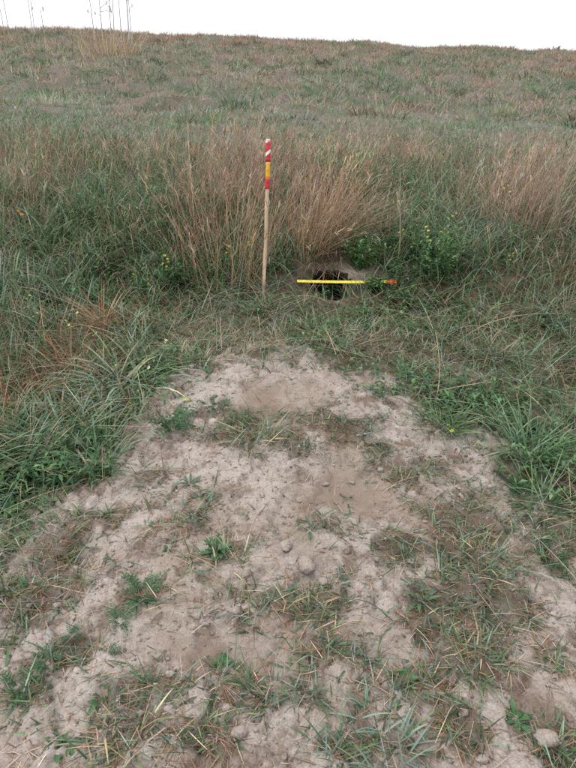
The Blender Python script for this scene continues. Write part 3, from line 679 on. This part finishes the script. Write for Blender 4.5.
# --- weeds with divided leaves on the soil
def fern_leaf(name, pairs, L, wl, droop, cols):
    V = Veg(); t = np.linspace(.15, 1, pairs); cols = np.array(cols)
    px = L * t; pz = L * (.35 * t - droop * t * t)
    p = np.stack([px, 0 * px, pz], 1)
    V.blades(np.zeros((1, 3)), np.zeros(1), np.array([L]), np.array([.0022]), np.array([1.15]), np.array([droop * 1.3]), cols[:1], None, 4, np.array([1, 1, .8, .6, .3]), 0)
    ll = wl * np.sin(np.clip(t * 1.05, 0, 1) * np.pi * .82 + .35)
    for sg in (-1, 1):
        n = pairs; V.leaves(p, np.full(n, sg * .95) + N(0, .12, n), U(.05, .35, n), np.maximum(ll, .006), np.maximum(ll * .42, .004), pal(n, cols, var=.1))
    V.leaves(p[-1:], np.zeros(1), np.zeros(1), np.array([wl * .7]), np.array([wl * .35]), pal(1, cols, var=.1))
    return V.mesh(name)
def broad_leaf(name, L, W, cols, droop=.5, ser=.12):
    """oval leaf with a raised midrib fold and toothed margin"""
    n = 9; V = []; F = []; C = []; cols = np.array(cols)
    for i in range(n + 1):
        t = i / n; w = W / 2 * (math.sin(math.pi * min(1, t * .93 + .07)) ** .8) * (1 + (ser if i % 2 else -ser)); x = L * (t - .08 * t * t); z = L * (.45 * t - droop * t * t)
        V += [(x, -w, z + w * .35), (x, 0, z), (x, w, z + w * .35)]
    for i in range(n):
        k = i * 3; F += [(k, k + 3, k + 4, k + 1), (k + 1, k + 4, k + 5, k + 2)]
    V = np.array(V); V[:, 2] += .03 * W * rng.normal(size=len(V)); C = np.repeat(pal(1, cols, var=.08), len(V), 0) * np.where(np.arange(len(V)) % 3 == 1, 1.35, 1)[:, None] * (1 + .08 * rng.normal(size=(len(V), 1)))
    return mesh_np(name, V, np.array(F), np.clip(C, 0, 1))
DK = [(.034, .090, .036), (.050, .120, .046), (.075, .150, .062)]
LEAVES = {'fern': [fern_leaf('leaf', 7, .10, .026, d, DK) for d in (.15, .35, .5)],
          'broad': [broad_leaf('leaf', .042, .016, DK + [(.10, .15, .08)], d, .24) for d in (.3, .5, .65)],
          'lance': [broad_leaf('leaf', .10, .017, [(.07, .115, .06), (.10, .145, .095)], d, .03) for d in (.2, .45, .6)]}
def weed(px, py, kind, size, nl, label, xy=None, H=0):
    nl = int(nl * (1.5 if kind == 'broad' else 1.2))
    x, y = G(px, py, H); b = Vector((x, y, float(h(x, y)) - .003)); r = empty('weed', b, rng.random() * 6)
    tag(r, label, 'weed', 'small green weeds on and around the bare soil')
    for i in range(nl):
        o = link('leaf', LEAVES[kind][i % 3], M_LEAF, r); s = size * (.7 + .6 * rng.random())
        o.scale = (s, s, s); a = i * 2.4 + rng.normal() * .3; el = rng.uniform(-.6, .10) * (1 if i > nl * .35 else 1.5)
        o.rotation_euler = (rng.normal() * .25, el, a)
        rr = rng.random() * .02 * size; o.location = (math.cos(a) * rr, math.sin(a) * rr, .004 * rng.random())
WEEDS = [(172, 432, 'fern', 1.15, 22, 'large feathery green weed at the upper left of the heap'),
         (214, 408, 'fern', .85, 16, 'feathery green weed left of the brown hollow'),
         (236, 424, 'fern', .7, 12, 'small feathery weed between the brown hollow and the white stone'),
         (218, 556, 'broad', 1.05, 15, 'leafy green weed in the middle left of the heap'),
         (143, 597, 'fern', .75, 15, 'flat dark green weed on pale soil left of the middle'),
         (120, 625, 'fern', .55, 10, 'small dark weed on pale soil at the lower left'),
         (222, 662, 'broad', .85, 13, 'leafy weed in the brown patch at the lower middle'),
         (100, 700, 'broad', .75, 12, 'bushy green weed at the lower left of the heap'),
         (60, 745, 'broad', .95, 12, 'broad-leaved weed at the bottom left'),
         (20, 692, 'fern', .6, 11, 'small dark weed near the left edge at the bottom'),
         (46, 665, 'fern', .5, 10, 'tiny feathery weed on pale soil near the left edge'),
         (72, 640, 'fern', .45, 9, 'tiny weed right of the feathery one near the left edge'),
         (108, 655, 'fern', .45, 8, 'tiny green weed on the pale lower left slope'),
         (190, 486, 'lance', .6, 9, 'small weed with narrow leaves below the large feathery weed'),
         (168, 552, 'broad', .55, 8, 'small leafy weed left of the middle of the heap'),
         (405, 680, 'broad', .7, 9, 'leafy weed with pale leaves in the straw at the lower right'),
         (515, 720, 'broad', .95, 10, 'broad-leaved weed near the bottom right corner'),
         (548, 562, 'fern', .8, 14, 'dark green weed at the edge of the smooth soil on the right'),
         (430, 480, 'fern', .5, 9, 'small dark weed on the upper right of the heap'),
         (520, 490, 'fern', .75, 14, 'feathery weed at the upper right rim of the heap'),
         (105, 520, 'broad', .6, 10, 'small leafy weed at the left rim of the heap'),
         (60, 556, 'fern', .55, 10, 'small dark weed in straw at the left rim'),
         (12, 655, 'broad', .6, 9, 'small leafy weed at the very left edge'),
         (104, 478, 'broad', 1.0, 16, 'bright leafy weed beneath the low tussock on the left rim'),
         (310, 535, 'lance', .5, 7, 'tiny narrow-leaved weed in the centre of the heap'),
         (420, 600, 'lance', .7, 9, 'narrow-leaved weed left of the straw strip')]
for w in WEEDS: weed(*w)

# --- leafy bush above the burrow and leafy plants in the bank
BRIGHT = [(.060, .150, .045), (.095, .200, .065), (.14, .25, .10)]
def bush(name, px, py, H0, hgt, rad, nst, label, cols=DK, lf=(.03, .06)):
    x0, y0 = G(px, py, H0); b = np.array([x0, y0, float(h(x0, y0))])
    r = empty(name, b); tag(r, label, 'plant', 'leafy green plants in the bank')
    S = Veg(); Lf = Veg(); n = nst; a = U(0, 6.283, n); rr = rad * .3 * np.sqrt(rng.random(n))
    P = root(x0 + rr * np.cos(a), y0 + rr * np.sin(a)) - b; ln = U(.05, .75, n); hh = U(.6, 1, n) * hgt; bd = U(-.2, .3, n)
    S.blades(P, a, hh, np.full(n, .0035), ln, bd, pal(n, GREENS), None, 4, np.array([1, .9, .8, .6, .4]))
    for q in range(16):
        f = (q + 1) / 16; th = ln + bd * f * .5; B = P + np.stack([np.cos(a) * np.sin(th), np.sin(a) * np.sin(th), np.cos(th)], 1) * (hh * f)[:, None]
        Lf.leaves(B, U(0, 6.283, n), U(-.3, .8, n), U(*lf, n), U(.010, .022, n), pal(n, cols, var=.2))
    link('stems', S.mesh('stems'), M_LEAF, r); link('foliage', Lf.mesh('foliage'), M_LEAF, r)
bush('leafy_plant', 336, 184, .15, .46, .30, 90, 'leafy green plant above the burrow behind the golden clump', BRIGHT, (.035, .07))
bush('leafy_plant', 362, 258, .06, .26, .12, 26, 'small leafy green plant at the upper right of the burrow mouth', BRIGHT)
bush('leafy_plant', 438, 252, .15, .42, .22, 40, 'leafy green plant right of the orange stick end', BRIGHT)
bush('leafy_plant', 172, 205, .25, .55, .22, 36, 'dark green leafy plant left behind the stake')
bush('leafy_plant', 373, 290, .02, .10, .055, 40, 'low leafy plant half covering the measuring stick beside its orange end', BRIGHT, (.02, .04))
bush('leafy_plant', 175, 275, .10, .28, .18, 34, 'low dark leafy plant with yellow flowers left of the stake')

# --- fallen grey-green leaf leaning by the burrow
def fallen_leaf():
    b = gz(301, 268); me = broad_leaf('fallen_leaf', .15, .045, [(.17, .22, .16)], .35, .02)
    o = link('fallen_leaf', me, M_LEAF, None, b + Vector((.0, 0, .02)))
    o.rotation_euler = (.5, -.75, math.radians(128)); tag(o, 'large pale grey-green leaf leaning above the yellow stick', 'leaf')
fallen_leaf()

# --- stones and big clods
def stone(px, py, s, label, mat=None):
    b = gz(px, py); v, f = ico(3); rs = rng.random(3) * 50
    n1 = np.array([fbm(v[:, 0] * 1.3 + rs[0] + v[:, 2] * .7, v[:, 1] * 1.3 + rs[1] + v[:, 2], 311, 3)]).T
    f1, f2, idv = voronoi(v[:, 0] * 1.4 + rs[0], v[:, 1] * 1.4 + v[:, 2] * 1.1 + rs[1], 321)
    vv = v * (1 + .22 * n1 - .18 * f1[:, None]) * np.array([s, s * U(.7, .95, 1)[0], s * .62])
    o = link('stone', mesh_np('stone', vv, f, smooth=True), mat or M_CLOD, None, b + Vector((0, 0, s * .22))); o.rotation_euler = (rng.normal() * .2, rng.normal() * .2, rng.random() * 6)
    tag(o, label, 'stone', 'stones and clods lying on the heap')
M_PALE = plain('pale_stone', (.36, .30, .26), .8, .25, 25); M_BUFF = plain('buff_stone', (.42, .33, .22), .8, .3, 25)
stone(213, 424, .024, 'rounded pale stone beside the large feathery weed', M_PALE)
stone(190, 454, .011, 'small yellowish pebble under the large feathery weed', M_BUFF)
stone(208, 467, .010, 'small pale pebble below the rounded pale stone', M_PALE)
stone(305, 573, .042, 'flat grey clod in the centre of the heap'); stone(322, 585, .018, 'small clod right of the flat grey clod')
stone(250, 610, .034, 'dark crumbly clod left of the sprawling straw tuft'); stone(285, 548, .026, 'angular clod above the flat grey clod')
stone(383, 385, .016, 'small clod on pale soil at the top of the heap'); stone(380, 470, .016, 'pale clod above the large brown hollow')
stone(240, 735, .024, 'grey clod at the bottom left of the middle'); stone(170, 715, .020, 'grey clod beside the straw-tipped tuft')
stone(545, 745, .034, 'cracked clod by the bottom right corner'); stone(300, 500, .018, 'clod left of the large brown hollow'); stone(262, 500, .014, 'small clod in the middle of the heap')
stone(460, 500, .016, 'clod on the right shoulder above the straw strip'); stone(355, 610, .018, 'small clod right of the sprawling tuft')

# --- yellow wildflowers
def flower_head(name, c1):
    V = Veg(); n = 6; a = np.arange(n) * 2 * np.pi / n
    V.leaves(np.zeros((n, 3)), a, np.full(n, .35), np.full(n, .011), np.full(n, .008), pal(n, [c1], var=.08), -.2, .3)
    V.leaves(np.zeros((n, 3)) + [0, 0, .002], a + .5, np.full(n, .8), np.full(n, .007), np.full(n, .005), pal(n, [tuple(q * .8 for q in c1)], var=.08), -.2, .2)
    return V.mesh(name)
FH = flower_head('flower_head', (.70, .66, .13)); FHP = flower_head('flower_head', (.80, .78, .36)); FHO = flower_head('flower_head', (.75, .32, .05))
def flower(px, py, H, label, me=FH, s=1.0, nh=3):
    x, y = G(px, py, H); b = Vector((x, y, float(h(x, y)))); r = empty('wildflower', b); tag(r, label, 'flower', 'wildflowers in the grass')
    lean = rng.normal(0, .1, 2)
    top = Vector((0, 0, H))
    V = Veg(); pos = []
    for i in range(nh):
        a = rng.random() * 6.283; t = top + Vector((math.cos(a), math.sin(a), 0)) * (.0 if i == 0 else .022) + Vector((0, 0, -.02 * i)); pos.append((t, a))
        d = t; L = d.length; th = math.acos(max(-1, min(1, d.z / L))) if L > 0 else 0
        V.blades(np.zeros((1, 3)), np.array([math.atan2(d.y, d.x)]), np.array([L]), np.array([.003]), np.array([th]), np.zeros(1), pal(1, GREENS), None, 3, np.array([1, .9, .8, .7]), 0)
    link('stem', V.mesh('stem'), M_LEAF, r)
    for t, a in pos:
        o = link('flower_head', me, M_LEAF, r, t); o.scale = (s, s, s); o.rotation_euler = (.5 + rng.normal() * .3, rng.normal() * .3, a)
for p in [(163, 267, .16, 'yellow wildflower, lower of the close pair in the green grass left of the stake'), (165, 259, .18, 'yellow wildflower, upper of the close pair in the green grass left of the stake'),
          (133, 273, .15, 'yellow wildflower standing left of the close pair, far left of the stake'), (246, 240, .25, 'yellow wildflower just left of the stake halfway up'),
          (229, 245, .25, 'small yellow wildflower second to the left of the stake'), (148, 279, .12, 'yellow wildflower just below the close pair left of the stake')]: flower(*p)
for p in [(37, 312, 'pale yellow wildflower in the dewy grass near the left edge'), (66, 324, 'pale yellow wildflower left of the small orange-brown dead weed'), (96, 331, 'pale yellow wildflower touching the small orange-brown dead weed'),
          (73, 311, 'pale yellow wildflower above the small orange-brown dead weed'), (144, 364, 'pale yellow wildflower on the right side of the broad-bladed tussock'), (116, 364, 'pale yellow wildflower on the left side of the broad-bladed tussock'),
          (166, 340, 'pale yellow wildflower above the upper left rim of the soil'), (30, 296, 'uppermost pale yellow wildflower in the dewy grass at the left edge')]: flower(p[0], p[1], .16, p[2], FHP, .95, 2)
for p in [(426, 228, 'upper yellow wildflower of the stacked pair right of the burrow'), (427, 239, 'lower yellow wildflower of the stacked pair right of the burrow'), (445, 228, 'yellow wildflower right of the stacked pair'),
          (403, 231, 'yellow wildflower left of the stacked pair, above the orange stick end'), (434, 198, 'highest yellow wildflower in the grass right of the burrow'), (456, 215, 'rightmost yellow wildflower of those around the stacked pair'),
          (398, 203, 'yellow wildflower at the top of the tall brown stalk')]: flower(p[0], p[1], .36, p[2], FH, 1.0, 2)
flower(508, 184, .4, 'yellow wildflower in the pink grass on the far right'); flower(514, 251, .3, 'lone yellow wildflower low in the rusty grass at the right')
flower(18, 213, .4, 'orange wildflower in the dry grass at the left edge', FHO, 1.3, 2)
flower(447, 430, .05, 'yellow wildflower at the right edge of the bare soil', FH, 1.1, 2); flower(184, 403, .03, 'yellow wildflower above the large feathery weed on the soil', FH, 1.1, 2)
flower(130, 405, .05, 'yellow wildflower on the lower rim of the blue-green tussock', FH, 1.4, 2); flower(137, 212, .4, 'white wildflower in the grass near the dark green plant', FHP, 1.0, 1)

# --- bare dry stalks
def stalk(pts, rad, label, group='single dry stalks', tw=None, c=(.36, .28, .20)):
    b = Vector(pts[0]); n = 10; P = [Vector(p) - b for p in pts]
    q = []
    for i in range(n + 1):                                     # quadratic arc through three points
        t = i / n; q.append(P[0] * (1 - t) ** 2 + (P[1] * 2 - (P[0] + P[2]) * .5) * 2 * t * (1 - t) + P[2] * t * t)
    o = link('dry_stalk', tube(q, [rad * (1 - .5 * i / n) for i in range(n + 1)], 6), M_STALK, None, b); tag(o, label, 'stalk', group)
    return o
M_STALK = plain('dry_stem', (.36, .27, .185), .75, .3, 18)
def at(px, py, H=0):
    x, y = G(px, py, H); return Vector((x, y, float(h(x, y)) + H))
stalk([at(243, 282, .01), at(240, 262, .10), at(241, 236, .28)], .0035, 'thin bare stalk standing just left of the stake')
stalk([at(241, 268, .06), at(215, 285, .07), at(178, 305, .03)], .003, 'bare stalk sloping down left from the stake')
stalk([at(240, 280, .02), at(226, 296, .04), at(205, 318, .01)], .003, 'bare stalk lying below the sloping one left of the stake')
stalk([at(455, 345, .02), at(505, 318, .12), at(578, 318, .04)], .003, 'long arching straw stalk at the right')
stalk([at(440, 338, .02), at(480, 322, .08), at(540, 345, .02)], .0028, 'arching straw stalk crossing the long one at the right')
stalk([at(437, 395, .02), at(440, 365, .10), at(436, 330, .22)], .003, 'upright pale stalk in the low grass at the right')
stalk([at(556, 430, .02), at(530, 395, .10), at(488, 375, .05)], .0028, 'straw stalk leaning left beside the dark hollow at the right')
stalk([at(398, 262, .05), at(400, 225, .30), at(396, 196, .48)], .0035, 'tall brown stalk above the orange stick end')
stalk([at(60, 300, .05), at(30, 288, .12), at(2, 290, .10)], .003, 'pale stalk lying across the dewy grass at the left')
stalk([at(330, 303, .02), at(300, 297, .05), at(262, 312, .02)], .0028, 'straw stalk lying below the burrow mouth')
stalk([at(384, 292, .04), at(365, 299, .05), at(352, 288, .04)], .003, 'curved straw stalk under the right half of the stick')

# --- tall dry weeds on the crest against the sky
def tall_weed(px, py, hgt, branches, label, lean=0.0, rad=.006, grey=False):
    rad = max(rad, .014)
    """thin tall stalk with side branches that carry oval seed heads"""
    b = gz(px, py); hgt *= b.y / 17.0; r = empty('tall_weed', b); tag(r, label, 'tall weed', 'tall dry weeds on the crest')
    mat = M_GREYST if grey else M_STALK2
    main = [(lean * hgt * t * t, .02 * math.sin(t * 5), -.05 + (hgt + .05) * t) for t in np.linspace(0, 1, 9)]
    link('stem', tube(main, [rad * (1 - .4 * i / 8) for i in range(9)], 6), mat, r)
    for (t, dx, dz, s) in branches:
        p0 = Vector((lean * hgt * t * t, 0, hgt * t)); p2 = p0 + Vector((dx, rng.normal() * .08, dz)); pm = (p0 + p2) / 2 + Vector((dx * .15, 0, .03))
        if abs(dx) + abs(dz) > .02: link('branch', tube([p0, pm, p2], [rad * .6, rad * .55, rad * .5], 5), mat, r)
        if s > 0:
            v, f = ico(2); vv = v * np.array([s * .32, s * .32, s]) * (1 + .12 * rng.normal(size=(len(v), 1)))
            o = link('seed_head', mesh_np('seed_head', vv, f, smooth=True), mat, r, p2 + Vector((0, 0, s * .6))); o.rotation_euler = (0, rng.normal() * .25, 0)
M_STALK2 = plain('sere_stem', (.42, .35, .31), .8, .3, 8); M_GREYST = plain('grey_stem', (.48, .48, .51), .8, .3, 8)
tall_weed(103, 46, 1.55, [(.66, -.16, .26, 0), (.72, -.13, .10, .06), (.55, .2, .12, .05), (.5, .32, .0, .05), (.45, -.2, .05, .05), (.9, -.1, .06, .06)], 'dark branching weed stalk against the sky at the left of the tall clump', .0, .013)
tall_weed(112, 48, 1.25, [(.7, -.15, .10, 0), (.8, .1, .08, .05), (.62, .06, .06, .05)], 'short forked weed stalk in the middle of the tall clump', .02, .011)
tall_weed(115, 47, 1.9, [(.62, .03, .15, .07), (.78, .06, .14, .08), (.9, -.08, .06, .07), (.95, .1, .05, .07)], 'tall thin weed stalk with oval seed heads right of the forked one', .05, .010)
tall_weed(122, 47, 1.6, [(.68, .05, .10, .08), (.9, -.12, .12, .08), (.97, 0, .04, .06)], 'slim weed stalk with oval seed heads near the grey stem', .0, .007)
tall_weed(129.5, 46, 2.2, [(.45, .1, .12, .05), (.55, -.05, .14, .06), (.7, .09, .12, .06), (.85, -.08, .12, .06)], 'thick pale grey stem, rightmost of the tall weeds on the crest', .0, .022, True)
tall_weed(131.8, 46, 1.6, [(.5, .12, .10, .05), (.75, .1, .1, .06)], 'thinner grey stem beside the thick pale one', -.01, .013, True)
tall_weed(95, 46, 1.5, [(.7, -.1, .12, .08), (.92, -.05, .1, .08), (.5, -.08, .05, .05)], 'faint thin weed stalk, leftmost of the tall clump', -.04, .006)
tall_weed(9, 36, 1.15, [(.78, 0, .03, .12), (.9, 0, .05, .09)], 'dark spike weed on the crest at the far left', -.02, .013)
tall_weed(4.5, 36, 1.0, [(.9, -.03, .05, .05)], 'fine curved stalk on the crest left of the dark spike', -.04, .006)
tall_weed(32.5, 36, 1.35, [(.6, .06, .05, .05), (.78, .03, .07, .05), (.95, 0, .02, .06)], 'pale feathery stalk on the crest between spike and clump', .0, .006, True)
tall_weed(35, 36, 1.1, [(.5, .03, .06, .05), (.75, .04, .06, .05)], 'second pale stalk beside the feathery one on the crest', .01, .005, True)
tall_weed(44, 36, .55, [(.9, .0, .02, .07)], 'short weed with one round dark head on the crest', .0, .006)
